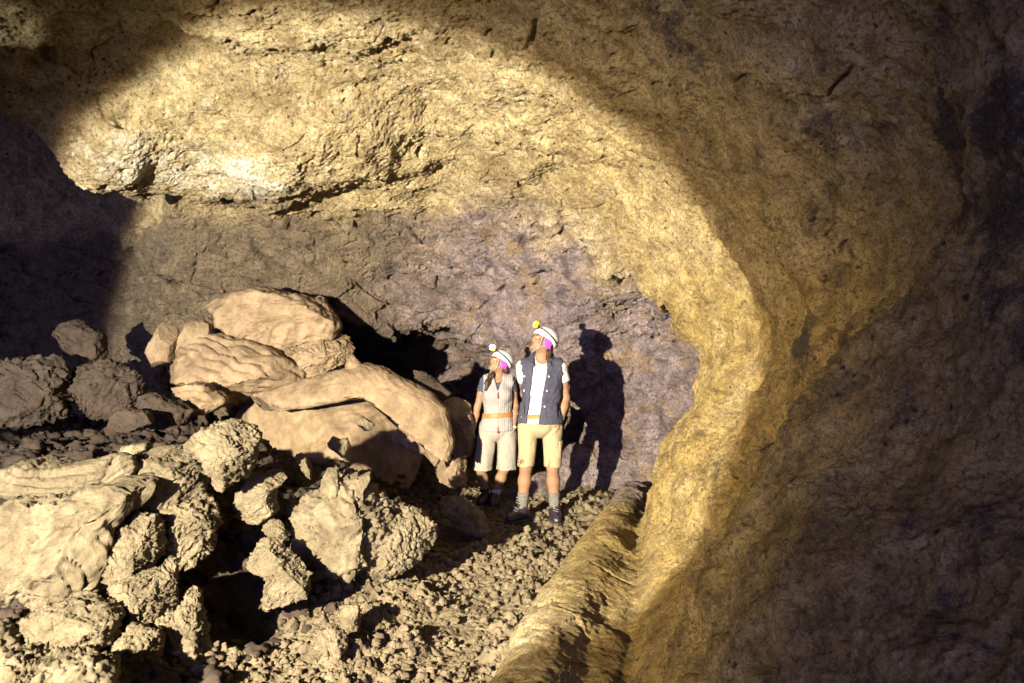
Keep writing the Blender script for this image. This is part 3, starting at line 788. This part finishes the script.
def helmet(root, H, lit):
    c = H.c; hh = .0045
    def box(r=.19): return c-r, c+r
    rim = lambda p: -(p[2]-(.022-.16*p[1]-.9*np.maximum(p[1]-.03, 0)*.35))
    f = Field(*box(), hh)
    f.add(lambda P: ell(H.p(P), (0, .018, .04), (.102, .128, .104))*H.sc, *box(), 0)
    f.cut(lambda P: -ell(H.p(P), (0, .018, .036), (.088, .113, .092))*H.sc)
    f.cut(lambda P: rim(H.p(P))*.8)
    # vent slots
    for k in range(-2, 3):
        f.cut(lambda P, k=k: -caps(H.p(P), (.026*k, .0-.01*abs(k), .155), (.026*k, .085, .14), .006, .006)*H.sc)
    shell = f.obj('helmet', M_SHELL, root)
    f = Field(*box(), hh)      # rim band and the black elastic that carries the lamp
    band = lambda p, off: np.maximum(np.abs(ell(p, (0, .018, .04), (.1035+off, .1295+off, .1055+off)))-.0025, np.abs(p[2]-.062+.42*p[1])-.009)
    f.add(lambda P: band(H.p(P), .001)*H.sc, *box(), 0)
    f.obj('elastic_band', M_BAND, shell)
    for sx in (-1, 1):
        f = Field(*box(), hh)
        f.add(lambda P, sx=sx: (lambda q: np.maximum(np.maximum(ell(q, (.070*sx, .024, .0), (.026, .060, .075)), ell(q, (0, .018, .04), (.10, .126, .15))), np.maximum(np.abs(q[1]-.012+.45*q[2])-.032, -.050-q[2])))(H.p(P))*H.sc, *box(), 0)
        f.cut(lambda P: -(ell(H.p(P), (0, .012, .022), (.0765, .0955, .102)))*H.sc)
        f.obj('foam_pad', M_PINK, shell)
    f = Field(*box(.2), hh)
    for sx in (-1, 1):
        for a, b in (((.083*sx, -.055, .028), (.064*sx, -.045, -.075)), ((.080*sx, .06, -.005), (.064*sx, -.045, -.075)), ((.064*sx, -.045, -.075), (0, -.06, -.122))):
            f.cap(H.w(a), H.w(b), .0062, .0062, .002)
    f.cap(H.w((.012, -.062, -.122)), H.w((.02, -.075, -.150)), .0065, .004, .002)
    f.obj('chin_strap', M_STRAP, shell)
    # lamp: housing, bracket, lens
    cl = (0, -.128, .110)
    w = H.w(cl)
    def rb(p, c, r, e): 
        q = [np.maximum(np.abs(p[k]-c[k])-r[k]+e, 0) for k in range(3)]
        return np.sqrt(q[0]**2+q[1]**2+q[2]**2)-e
    f = Field(w-.08, w+.08, .003)
    f.add(lambda P: rb(H.p(P), (0, -.128, .114), (.024, .016, .032), .010)*H.sc, w-.07, w+.07, 0)
    lamp = f.obj('headlamp', M_YEL, shell)
    f = Field(w-.08, w+.08, .003)
    f.cap(H.w((0, -.112, .108)), H.w((0, -.085, .088)), .016, .02, .01)
    f.obj('lamp_bracket', M_BAND, shell)
    f = Field(w-.08, w+.08, .003)
    f.add(lambda P: ell(H.p(P), (0, -.147, .116), ((.030, .028, .028) if lit else (.019, .008, .026)))*H.sc, w-.07, w+.07, 0)
    o = f.obj('lens', M_LIT if lit else M_LENS, shell)
    return H.w((0, -.18, .113))

def boot(root, ank, toe_, top, r, mat, laces):
    a = np.array(ank, float); t = np.array(toe_, float); d = (t-a); d[2] = 0; L = np.linalg.norm(d); d /= L
    f = Field(np.minimum(a, t)-.12, np.maximum(np.maximum(a, t), [0, 0, top])+.1, .005)
    heel = a-d*.05
    f.cap((a[0], a[1], .07), (a[0], a[1], top), r+.006, r+.004, .02)
    f.cap((heel[0], heel[1], .05), (a[0]+d[0]*.06, a[1]+d[1]*.06, .06), .042, .05, .03)
    f.cap((a[0]+d[0]*.05, a[1]+d[1]*.05, .055), (t[0]-d[0]*.03, t[1]-d[1]*.03, .042), .05, .042, .03)
    f.cut(lambda P: (.018-P[2])+0*P[0]+0*P[1]); f.cut(lambda P: (P[2]-top)+0*P[0]+0*P[1])
    f.wrinkle(.003, 30, 5)
    b = f.obj('boot', mat, root)
    f = Field(np.minimum(a, t)-.12, np.maximum(a, t)+.12, .005)
    for q, rr in ((-.05, .046), (.02, .045), (.10, .05), (L-.03, .045)):
        pass
    f.cap((heel[0], heel[1], .012), (a[0]+d[0]*.05, a[1]+d[1]*.05, .012), .048, .05, .02)
    f.cap((a[0]+d[0]*.05, a[1]+d[1]*.05, .012), (t[0]-d[0]*.03, t[1]-d[1]*.03, .012), .053, .047, .02)
    f.cut(lambda P: np.abs(P[2]-.008)-.014+0*P[0]+0*P[1])
    f.obj('sole', M_SOLE, b)
    if laces:
        s = np.array([-d[1], d[0], 0])
        for k in range(5):
            f = Field(np.minimum(a, t)-.12, np.maximum(np.maximum(a, t), [0, 0, top])+.12, .004)
            c = a+d*(r+.004+.045*max(0, (2.2-k))/2.2); z = .115+.023*k if k > 1 else .10+.016*k
            c = c+d*.003
            f.cap(np.array([*(c+s*.024)[:2], z]), np.array([*(c-s*.024)[:2], z+.012]), .0045, .0045, .001)
            f.obj('lace', M_LACE, b)
    return b

def person_root(x, y, z, label):
    o = bpy.data.objects.new('person', None); C.objects.link(o); o.location = (x, y, z); o.empty_display_size = .2
    return tag(o, label, 'person', None)

def band_obj(root, name, torso, off, z0, z1, lo, hi, mat, slope=0, xc=0, h=.0045):
    f = Field(lo, hi, h)
    f.F = (torso([f.ax[0][:, None, None], f.ax[1][None, :, None], f.ax[2][None, None, :]])-off).astype(np.float32)
    f.cut(lambda P: np.maximum(z0-(P[2]-slope*(P[0]-xc)), (P[2]-slope*(P[0]-xc))-z1)+0*P[1])
    return f.obj(name, mat, root)

def seg(a, b, t): return np.array(a)*(1-t)+np.array(b)*t

# ---- the taller person
def build_tall():
    fx_, fy_ = (538-512)/F_PX*7.3, 7.3
    gz_ = float(np.mean(floor_z(np.array([fx_-.15, fx_+.15, fx_-.2]), np.array([fy_, fy_, fy_-.12]))))+.012
    root = person_root(fx_, fy_, gz_, 'taller person in navy vest, white t-shirt and khaki shorts, helmet lamp off, gazing up')
    H = Local((.045, -.02, 1.645), frame((-.87, -.40, .42)), 1.0)
    shL, shR = np.array((.205, .01, 1.405)), np.array((-.135, .01, 1.405))
    elL, wrL = np.array((.255, .05, 1.125)), np.array((.205, -.02, .915))
    elR, wrR = np.array((-.115, .19, 1.15)), np.array((.03, .19, 1.0))
    knee = [np.array((-.110, -.012, .50)), np.array((.134, -.012, .50))]; ank = [np.array((-.145, .02, .11)), np.array((.155, .02, .11))]
    hip = [np.array((-.078, 0, .87)), np.array((.118, 0, .87))]
    def torso(P):
        d = ell(P, (.035, 0, 1.27), (.170, .112, .19))
        d = smin(d, ell(P, (.03, .0, 1.06), (.148, .100, .19)), .06)
        d = smin(d, ell(P, (.02, .0, .91), (.163, .112, .13)), .06)
        d = smin(d, caps(P, (-.115, .01, 1.405), (.185, .01, 1.405), .062, .062), .06)
        return smin(d, caps(P, (.035, .03, 1.42), (.038, .02, 1.54), .072, .055), .05)
    lo, hi = (-.36, -.24, .0), (.40, .30, 1.86)
    f = Field(lo, hi, .0055)
    f.add(torso, (-.2, -.15, .75), (.25, .18, 1.62), .01)
    for k in range(2):
        kn, an = knee[k], ank[k]
        f.chain([hip[k], seg(hip[k], kn, .5), kn], [.080, .062, .052], .04)
        f.chain([kn, seg(kn, an, .35)+[0, .022, 0], an], [.054, .057, .038], .03)
    f.chain([shL, seg(shL, elL, .5), elL, seg(elL, wrL, .35), wrL], [.056, .049, .041, .042, .029], .025)
    f.chain([shR, seg(shR, elR, .5), elR, seg(elR, wrR, .35), wrR], [.056, .049, .041, .042, .029], .025)
    add_hand(f, wrL, (-.30, -.35, -.9), (-.6, .2, .1), (0, -1, 0), .5)
    add_hand(f, wrR, (1, .0, -.25), (0, 1, 0), (0, 0, 1), .7)
    f.cap((.036, .02, 1.50), H.w((0, .018, -.05)), .056, .056, .03)
    add_head(f, H)
    f.obj('body', M_SKIN, root, skin_col(H, (.225, .122, .068)))
    # t-shirt
    off = lambda P: .012+.016*(1-sstep(.90, 1.02, P[2]))
    f = Field((-.30, -.24, .86), (.36, .26, 1.52), .005)
    f.add(lambda P: torso(P)-off(P), (-.25, -.2, .86), (.3, .22, 1.5), .0)
    for a, b in ((shL, elL), (shR, elR)):
        f.cap(a, seg(a, b, .52), .067, .066, .03)
        e = seg(a, b, .46); n = (b-a)/np.linalg.norm(b-a); c0 = shL[0] if a is shL else shR[0]
        sg = 1 if a is shL else -1
        f.cut(lambda P, e=e, n=n, sg=sg: np.where((P[0]-.035)*sg > .13, (P[0]-e[0])*n[0]+(P[1]-e[1])*n[1]+(P[2]-e[2])*n[2], -1))
    f.cut(lambda P: .905-P[2]+0*P[0]+0*P[1])
    f.cut(lambda P: -caps(P, (.036, -.06, 1.50), (.036, .03, 1.56), .062, .075))
    f.wrinkle(.005, 11, 31, (1, 1, .6))
    f.obj('t_shirt', M_WHITE, root)
    band_obj(root, 'belt', lambda P: torso(P)-off(P), .007, .945, .985, (-.2, -.2, .9), (.26, .2, 1.03), M_BELT)
    # vest
    def vest_open(P):
        t = (P[2]-.92)/.52
        l = -.105+.055*t; r = .0+.085*t
        return np.where(P[1] < .0, np.minimum(P[0]-l, r-P[0]), -1)
    f = Field((-.30, -.26, .86), (.36, .28, 1.60), .005)
    f.add(lambda P: torso(P)-.030-.014*(1-sstep(.9, 1.1, P[2])), (-.25, -.2, .86), (.3, .22, 1.55), 0)
    f.cut(lambda P: -(torso(P)-.008))
    f.cut(vest_open)
    f.cut(lambda P: np.maximum(.90-P[2], P[2]-1.535+.35*np.maximum(-P[1], 0))+0*P[0])
    for a, sg in ((shL, 1), (shR, -1)):
        f.cut(lambda P, a=a, sg=sg: -caps(P, a+np.array((.02*sg, 0, .0)), a+np.array((.06*sg, .0, -.12)), .082, .085))
    f.wrinkle(.007, 12, 41, (1, 1, .8))
    v = f.obj('vest', M_NAVY, root)
    f = Field((-.3, -.26, .88), (.36, .1, 1.6), .006)      # turned-down collar
    f.add(lambda P: caps(P, (-.055, -.09, 1.435), (-.045, .03, 1.525), .026, .026), (-.1, -.12, 1.40), (0, .06, 1.56), 0)
    f.cap((.100, -.085, 1.435), (.12, .03, 1.525), .026, .026, 0); f.cap((-.045, .03, 1.525), (.036, .095, 1.53), .026, .026, .0); f.cap((.036, .095, 1.53), (.12, .03, 1.525), .026, .026, 0)
    f.wrinkle(.004, 25, 43); f.obj('collar', M_NAVY, v)
    def on_front(x, z, off_):
        ys = np.linspace(-.25, 0, 200)
        d = torso([np.full(200, x), ys, np.full(200, z)])-off_
        return ys[np.argmax(d < 0)]
    for x, z in ((-.125, 1.33), (-.13, 1.20), (-.14, 1.06), (-.15, .96), (.095, 1.33), (.075, 1.20), (.055, 1.06), (.04, .96)):
        y = on_front(x, z, .036)
        f = Field((x-.03, y-.03, z-.03), (x+.03, y+.03, z+.03), .003)
        f.add(lambda P: ell(P, (x, y, z), (.009, .007, .009)), (x-.01, y-.01, z-.01), (x+.01, y+.01, z+.01), 0)
        f.obj('snap', M_SNAP, v)
    for x0, x1, z in ((.075, .17, 1.05), (-.19, -.13, 1.05)):
        f = Field((x0-.05, -.25, z-.13), (x1+.05, .05, z+.08), .005)
        f.add(lambda P: torso(P)-.049, (x0-.03, -.25, z-.12), (x1+.03, .05, z+.06), 0)
        f.cut(lambda P: -(torso(P)-.03)); f.cut(lambda P: np.maximum(np.maximum(x0-P[0], P[0]-x1), np.abs(P[2]-z+.02)-.065)+0*P[1]); f.cut(lambda P: P[1]+.02+0*P[0]+0*P[2])
        f.wrinkle(.003, 20, 47); f.obj('pocket', M_NAVY, v)
    # shorts
    f = Field((-.27, -.24, .44), (.31, .25, 1.0), .005)
    f.add(lambda P: torso(P)-.020, (-.25, -.2, .78), (.28, .22, .99), 0)
    for k, hx in ((0, -.112), (1, .136)):
        f.cap((hip[k][0]+.014*(2*k-1), 0, .86), (hx, -.01, .46), .093, .075, .004)
    f.cut(lambda P: np.maximum(.505-P[2], P[2]-.955)+0*P[0]+0*P[1])
    for k, hx in ((0, -.112), (1, .136)):
        f.cut(lambda P, hx=hx: -caps(P, (hx, -.01, .40), (hx, -.01, .56), .074, .066))
    f.wrinkle(.007, 9, 51, (1, 1, .45))
    sh = f.obj('shorts', M_KHAKI, root)
    f = Field((.1, -.2, .56), (.32, .2, .80), .005)
    f.add(lambda P: caps(P, (hip[1][0]+.01, 0, .86), (.122, -.01, .46), .107, .092), (.1, -.15, .57), (.3, .15, .78), 0)
    f.cut(lambda P: np.maximum(np.abs(P[2]-.665)-.075, np.abs(P[1])-.07)+0*P[0]); f.cut(lambda P: .17-P[0]+0*P[1]+0*P[2])
    f.wrinkle(.003, 20, 53); f.obj('pocket', M_KHAKI, sh)
    # socks and boots
    for k, t in ((0, (-.275, -.135)), (1, (.165, -.185))):
        an = ank[k]; kn = knee[k]
        f = Field(an-[.1, .12, .02], an+[.1, .12, .2], .0045)
        f.cap(an+[0, 0, .0], seg(an, kn, .42), .048, .054, .01); f.cut(lambda P: np.maximum(.12-P[2], P[2]-.262)+0*P[0]+0*P[1]); f.wrinkle(.004, 30, 57, (1, 1, 2.5))
        f.obj('sock', M_SOCK, root)
        boot(root, (an[0], an[1], 0), (t[0], t[1], 0), .215, .046, M_BOOT, True)
    helmet(root, H, False)
    f = Field(H.c-.2, H.c+.2, .005)      # hair at the nape under the helmet
    H.ell(f, (0, .055, -.03), (.07, .05, .062), 0); f.cap(H.w((.02, .09, -.05)), H.w((.05, .085, -.13)), .03, .02, .02)
    f.wrinkle(.006, 40, 61, (2, 2, .5)); f.obj('hair', M_HAIR, root)
    return root

def build_short():
    fx_, fy_ = (493-512)/F_PX*7.9, 7.9
    gz_ = float(np.mean(floor_z(np.array([fx_-.07, fx_+.02]), np.array([fy_, fy_-.05]))))+.012
    root = person_root(fx_, fy_, gz_, 'shorter person in pale grey vest, brown belt and beige shorts, headlamp lit, gazing up')
    H = Local((.068, -.01, 1.410), frame((-.86, -.42, .42)), .93)
    shL, shR = np.array((.178, .01, 1.225)), np.array((-.082, .01, 1.225))
    elL, wrL = np.array((.222, .05, .98)), np.array((.205, -.045, .775))
    elR, wrR = np.array((-.155, .03, .97)), np.array((-.20, -.02, .745))
    knee = [np.array((-.120, -.012, .36)), np.array((.110, -.012, .36))]; ank = [np.array((-.075, .02, .09)), np.array((.02, .0, .09))]
    hip = [np.array((-.04, 0, .72)), np.array((.13, 0, .72))]
    def torso(P):
        d = ell(P, (.048, 0, 1.10), (.130, .098, .165))
        d = smin(d, ell(P, (.048, .0, .93), (.112, .085, .16)), .05)
        d = smin(d, ell(P, (.045, .005, .77), (.145, .105, .12)), .06)
        d = smin(d, caps(P, (-.062, .01, 1.222), (.158, .01, 1.222), .05, .05), .05)
        d = smin(d, ell(P, (-.005, -.075, 1.10), (.055, .045, .055)), .04); d = smin(d, ell(P, (.10, -.075, 1.10), (.055, .045, .055)), .04)
        return smin(d, caps(P, (.048, .03, 1.235), (.052, .02, 1.33), .058, .046), .04)
    f = Field((-.32, -.24, .0), (.34, .28, 1.6), .005)
    f.add(torso, (-.16, -.15, .62), (.25, .18, 1.4), .01)
    for k in range(2):
        kn, an = knee[k], ank[k]
        f.chain([hip[k], seg(hip[k], kn, .5), kn], [.072, .060, .046], .04)
        f.chain([kn, seg(kn, an, .35)+[0, .018, 0], an], [.047, .050, .033], .03)
    f.chain([shL, seg(shL, elL, .5), elL, seg(elL, wrL, .35), wrL], [.044, .039, .033, .034, .023], .02)
    f.chain([shR, seg(shR, elR, .5), elR, seg(elR, wrR, .35), wrR], [.044, .039, .033, .034, .023], .02)
    add_hand(f, wrL, (-.45, -.30, -.55), (-.2, .6, -.3), (-.3, -.6, .6), .55, .9)
    add_hand(f, wrR, (-.08, -.08, -1), (1, .2, 0), (.2, -1, 0), .45, .92)
    f.cap((.052, .02, 1.30), H.w((0, .018, -.05)), .047, .047, .03)
    add_head(f, H)
    f.obj('body', M_SKIN, root, skin_col(H, (.23, .126, .072)))
    f = Field((-.2, -.2, .7), (.30, .22, 1.34), .005)
    f.add(lambda P: torso(P)-.010, (-.2, -.2, .7), (.3, .22, 1.3), 0)
    for a, b, sg in ((shL, elL, 1), (shR, elR, -1)):
        f.cap(a, seg(a, b, .5), .053, .051, .02)
        e = seg(a, b, .40); n = (b-a)/np.linalg.norm(b-a)
        f.cut(lambda P, e=e, n=n, sg=sg: np.where((P[0]-.048)*sg > .10, (P[0]-e[0])*n[0]+(P[1]-e[1])*n[1]+(P[2]-e[2])*n[2], -1))
    f.cut(lambda P: .76-P[2]+0*P[0]+0*P[1])
    f.cut(lambda P: -caps(P, (.05, -.09, 1.265), (.052, .0, 1.36), .055, .062))
    f.wrinkle(.003, 16, 71); f.obj('t_shirt', M_NAVYT, root)
    f = Field((-.2, -.2, .70), (.30, .22, 1.40), .005)
    f.add(lambda P: torso(P)-.027-.012*(1-sstep(.76, .9, P[2])), (-.2, -.2, .7), (.3, .22, 1.38), 0)
    f.cut(lambda P: -(torso(P)-.012))
    f.cut(lambda P: np.where(P[1] < 0, .30*(P[2]-1.135)-np.abs(P[0]-.052), -1))
    f.cut(lambda P: np.maximum(.742-P[2], P[2]-1.325)+0*P[0]+0*P[1])
    for a, sg in ((shL, 1), (shR, -1)):
        f.cut(lambda P, a=a, sg=sg: -caps(P, a+np.array((.025*sg, 0, .0)), a+np.array((.055*sg, .0, -.11)), .066, .07))
    f.wrinkle(.004, 14, 73, (1, 1, .7))
    v = f.obj('vest', M_GREYV, root)
    f = Field((.0, -.2, .72), (.1, .0, 1.16), .003)      # zip and its two pulls
    f.add(lambda P: torso(P)-.031-.012*(1-sstep(.76, .9, P[2])), (.0, -.2, .74), (.1, 0, 1.15), 0)
    f.cut(lambda P: np.maximum(np.abs(P[0]-.052)-.004, np.maximum(.745-P[2], P[2]-1.14))+0*P[1]); f.cut(lambda P: P[1]+.05+0*P[0]+0*P[2])
    f.obj('zip', M_STRAP, v)
    for z0, z1 in ((1.075, 1.125), (.735, .785)):
        f = Field((.02, -.2, z0-.03), (.09, -.0, z1+.03), .003)
        ys = np.linspace(-.25, 0, 200); y = ys[np.argmax(torso([np.full(200, .052), ys, np.full(200, (z0+z1)/2)])-.040 < 0)]
        f.cap((.052, y, z1), (.050, y-.004, z0), .006, .008, 0); f.obj('zip_pull', M_ZIP, v)
    b = band_obj(root, 'belt', torso, .036, .872, .918, (-.16, -.2, .82), (.26, .2, .96), M_BELT, .06, .05)
    f = Field((.0, -.2, .85), (.1, -.0, .95), .003)
    f.add(lambda P: torso(P)-.042, (.0, -.2, .85), (.1, 0, .95), 0); f.cut(lambda P: np.maximum(np.abs(P[0]-.045)-.016, np.abs(P[2]-.894)-.024)+0*P[1]); f.cut(lambda P: P[1]+.03+0*P[0]+0*P[2])
    f.obj('buckle', M_BELT, b)
    f = Field((-.26, -.24, .28), (.33, .25, .80), .005)
    f.add(lambda P: torso(P)-.020, (-.25, -.2, .62), (.28, .22, .78), 0)
    hm = ((0, -.108), (1, .132))
    for k, hx in hm:
        f.cap((hip[k][0]+.012*(2*k-1), 0, .71), (hx, -.01, .33), .092, .097, .012)
    f.cut(lambda P: np.maximum(.355-P[2], P[2]-.775)+0*P[0]+0*P[1])
    for k, hx in hm:
        f.cut(lambda P, hx=hx: -caps(P, (hx, -.01, .25), (hx, -.01, .42), .087, .076))
    f.wrinkle(.007, 9, 81, (1, 1, .4))
    s_ = f.obj('shorts', M_BEIGE, root)
    f = Field((-.26, -.24, .28), (.33, .25, .48), .005)
    for k, hx in hm: f.cap((hip[k][0]+.012*(2*k-1), 0, .71), (hx, -.01, .33), .098, .103, .004)
    f.cut(lambda P: np.abs(P[2]-.372)-.019+0*P[0]+0*P[1])
    for k, hx in hm: f.cut(lambda P, hx=hx: -caps(P, (hx, -.01, .25), (hx, -.01, .42), .093, .09))
    f.wrinkle(.006, 9, 81, (1, 1, .4)); f.obj('turn_up', M_BEIGE, s_)
    for k, t in ((0, (-.13, -.13)), (1, (.0, -.17))):
        an = ank[k]; kn = knee[k]
        f = Field(an-[.1, .12, .02], an+[.1, .12, .14], .0045)
        f.cap(an, seg(an, kn, .42), .042, .046, .01); f.cut(lambda P: np.maximum(.08-P[2], P[2]-.158)+0*P[0]+0*P[1])
        f.obj('sock', M_WSOCK if k else M_BAND, root)
        boot(root, (an[0], an[1], 0), (t[0], t[1], 0), .125, .040, M_BOOT, False)
    f = Field(wrL-.08, wrL+.08, .0035)
    n = (wrL-elL)/np.linalg.norm(wrL-elL); f.cap(wrL-n*.03, wrL+n*.02, .031, .029, 0)
    f.cut(lambda P: np.abs((P[0]-wrL[0])*n[0]+(P[1]-wrL[1])*n[1]+(P[2]-wrL[2])*n[2])-.011)
    f.obj('wristwatch', M_SHELL, root)
    tip = helmet(root, H, True)
    f = Field(H.c-np.array([.25, .25, .3]), H.c+.2, .005)
    H.ell(f, (0, .05, -.03), (.068, .052, .06), 0)
    f.chain([H.w((.03, .09, -.05)), (.135, .03, 1.27), (.14, .0, 1.22)], [.035, .028, .018], .02)
    f.chain([H.w((-.055, .03, -.05)), (-.015, -.05, 1.285), (-.05, -.095, 1.215), (-.068, -.115, 1.145)], [.028, .03, .028, .012], .02)
    f.wrinkle(.007, 40, 91, (2, 2, .4)); f.obj('hair', M_HAIR, root)
    return np.array(root.location)+tip
build_tall()
LAMP_TIP = build_short()
print('people', time.time()-T0)

# ------------------------------------------------------------------ light, air, camera
def aim(o, target):
    from mathutils import Vector
    d = Vector(target)-o.location; o.rotation_euler = d.to_track_quat('-Z', 'Y').to_euler()
def spot(name, loc, target, half, blend, power, col, size=.03, falloff='Linear'):
    L = bpy.data.lights.new(name, 'SPOT'); L.energy = 1.0; L.color = col
    L.spot_size = math.radians(half*2); L.spot_blend = blend; L.shadow_soft_size = size
    L.use_nodes = True; t = L.node_tree; e = t.nodes['Emission']
    f = t.nodes.new('ShaderNodeLightFalloff'); f.inputs['Strength'].default_value = power; f.inputs['Smooth'].default_value = 0
    t.links.new(f.outputs[falloff], e.inputs['Strength'])
    o = bpy.data.objects.new(name, L); C.objects.link(o); o.location = loc; aim(o, target)
    return o
LAMP = (-2.8, 0.0, 1.75)
def beam(az, el, d=8.0):
    a, e = math.radians(az), math.radians(el)
    return np.array(LAMP)+d*np.array((math.sin(a)*math.cos(e), math.cos(a)*math.cos(e), math.sin(e)))
AIM = beam(14.0, -6.2)
spot('spot_lamp', LAMP, AIM, 27.6, .16, 1120, (1.0, .96, .82), .03)
spot('spot_lamp_fringe', LAMP, AIM, 28.4, .12, 90, (1.0, .55, .18), .03)
spot('spot_lamp_halo', LAMP, beam(23, -11), 36, .8, 300, (1.0, .78, .38), .04)
spot('spot_lamp_spill', LAMP, beam(25, -3), 40, 1.0, 150, (1.0, .80, .42), .05)
spot('headlamp_beam', LAMP_TIP, at(200, 182, 6.0), 6.5, 1.0, 260, (1.0, .95, .8), .015)

cool_fill = bpy.data.lights.new('sun', 'SUN'); cool_fill.energy = 4.0; cool_fill.color = (.47, .43, 1.0); cool_fill.angle = math.radians(60)  # added cool fill without a real source, lifts the darks
so = bpy.data.objects.new('sun', cool_fill); C.objects.link(so); so.location = (0, -6, 4); so.rotation_euler = (math.radians(84), 0, math.radians(-20))
w = bpy.data.worlds.new('World'); scene.world = w; w.use_nodes = True
bg = w.node_tree.nodes['Background']
bg.inputs['Color'].default_value = (.45, .38, .72, 1); bg.inputs['Strength'].default_value = .5  # even navy background, added as more fill from the open rear

cam = bpy.data.cameras.new('camera'); cam.sensor_width = 36; cam.lens = F_PX/1024*36; cam.clip_start = .05; cam.clip_end = 200
co = bpy.data.objects.new('camera', cam); C.objects.link(co); co.location = (0, 0, CAMZ); co.rotation_euler = (math.pi/2, 0, 0)
scene.camera = co
vs = scene.view_settings; vs.view_transform = 'Standard'; vs.look = 'None'; vs.exposure = 0; vs.gamma = 1
scene.cycles.max_bounces = 6; scene.cycles.diffuse_bounces = 1
print('done', time.time()-T0)
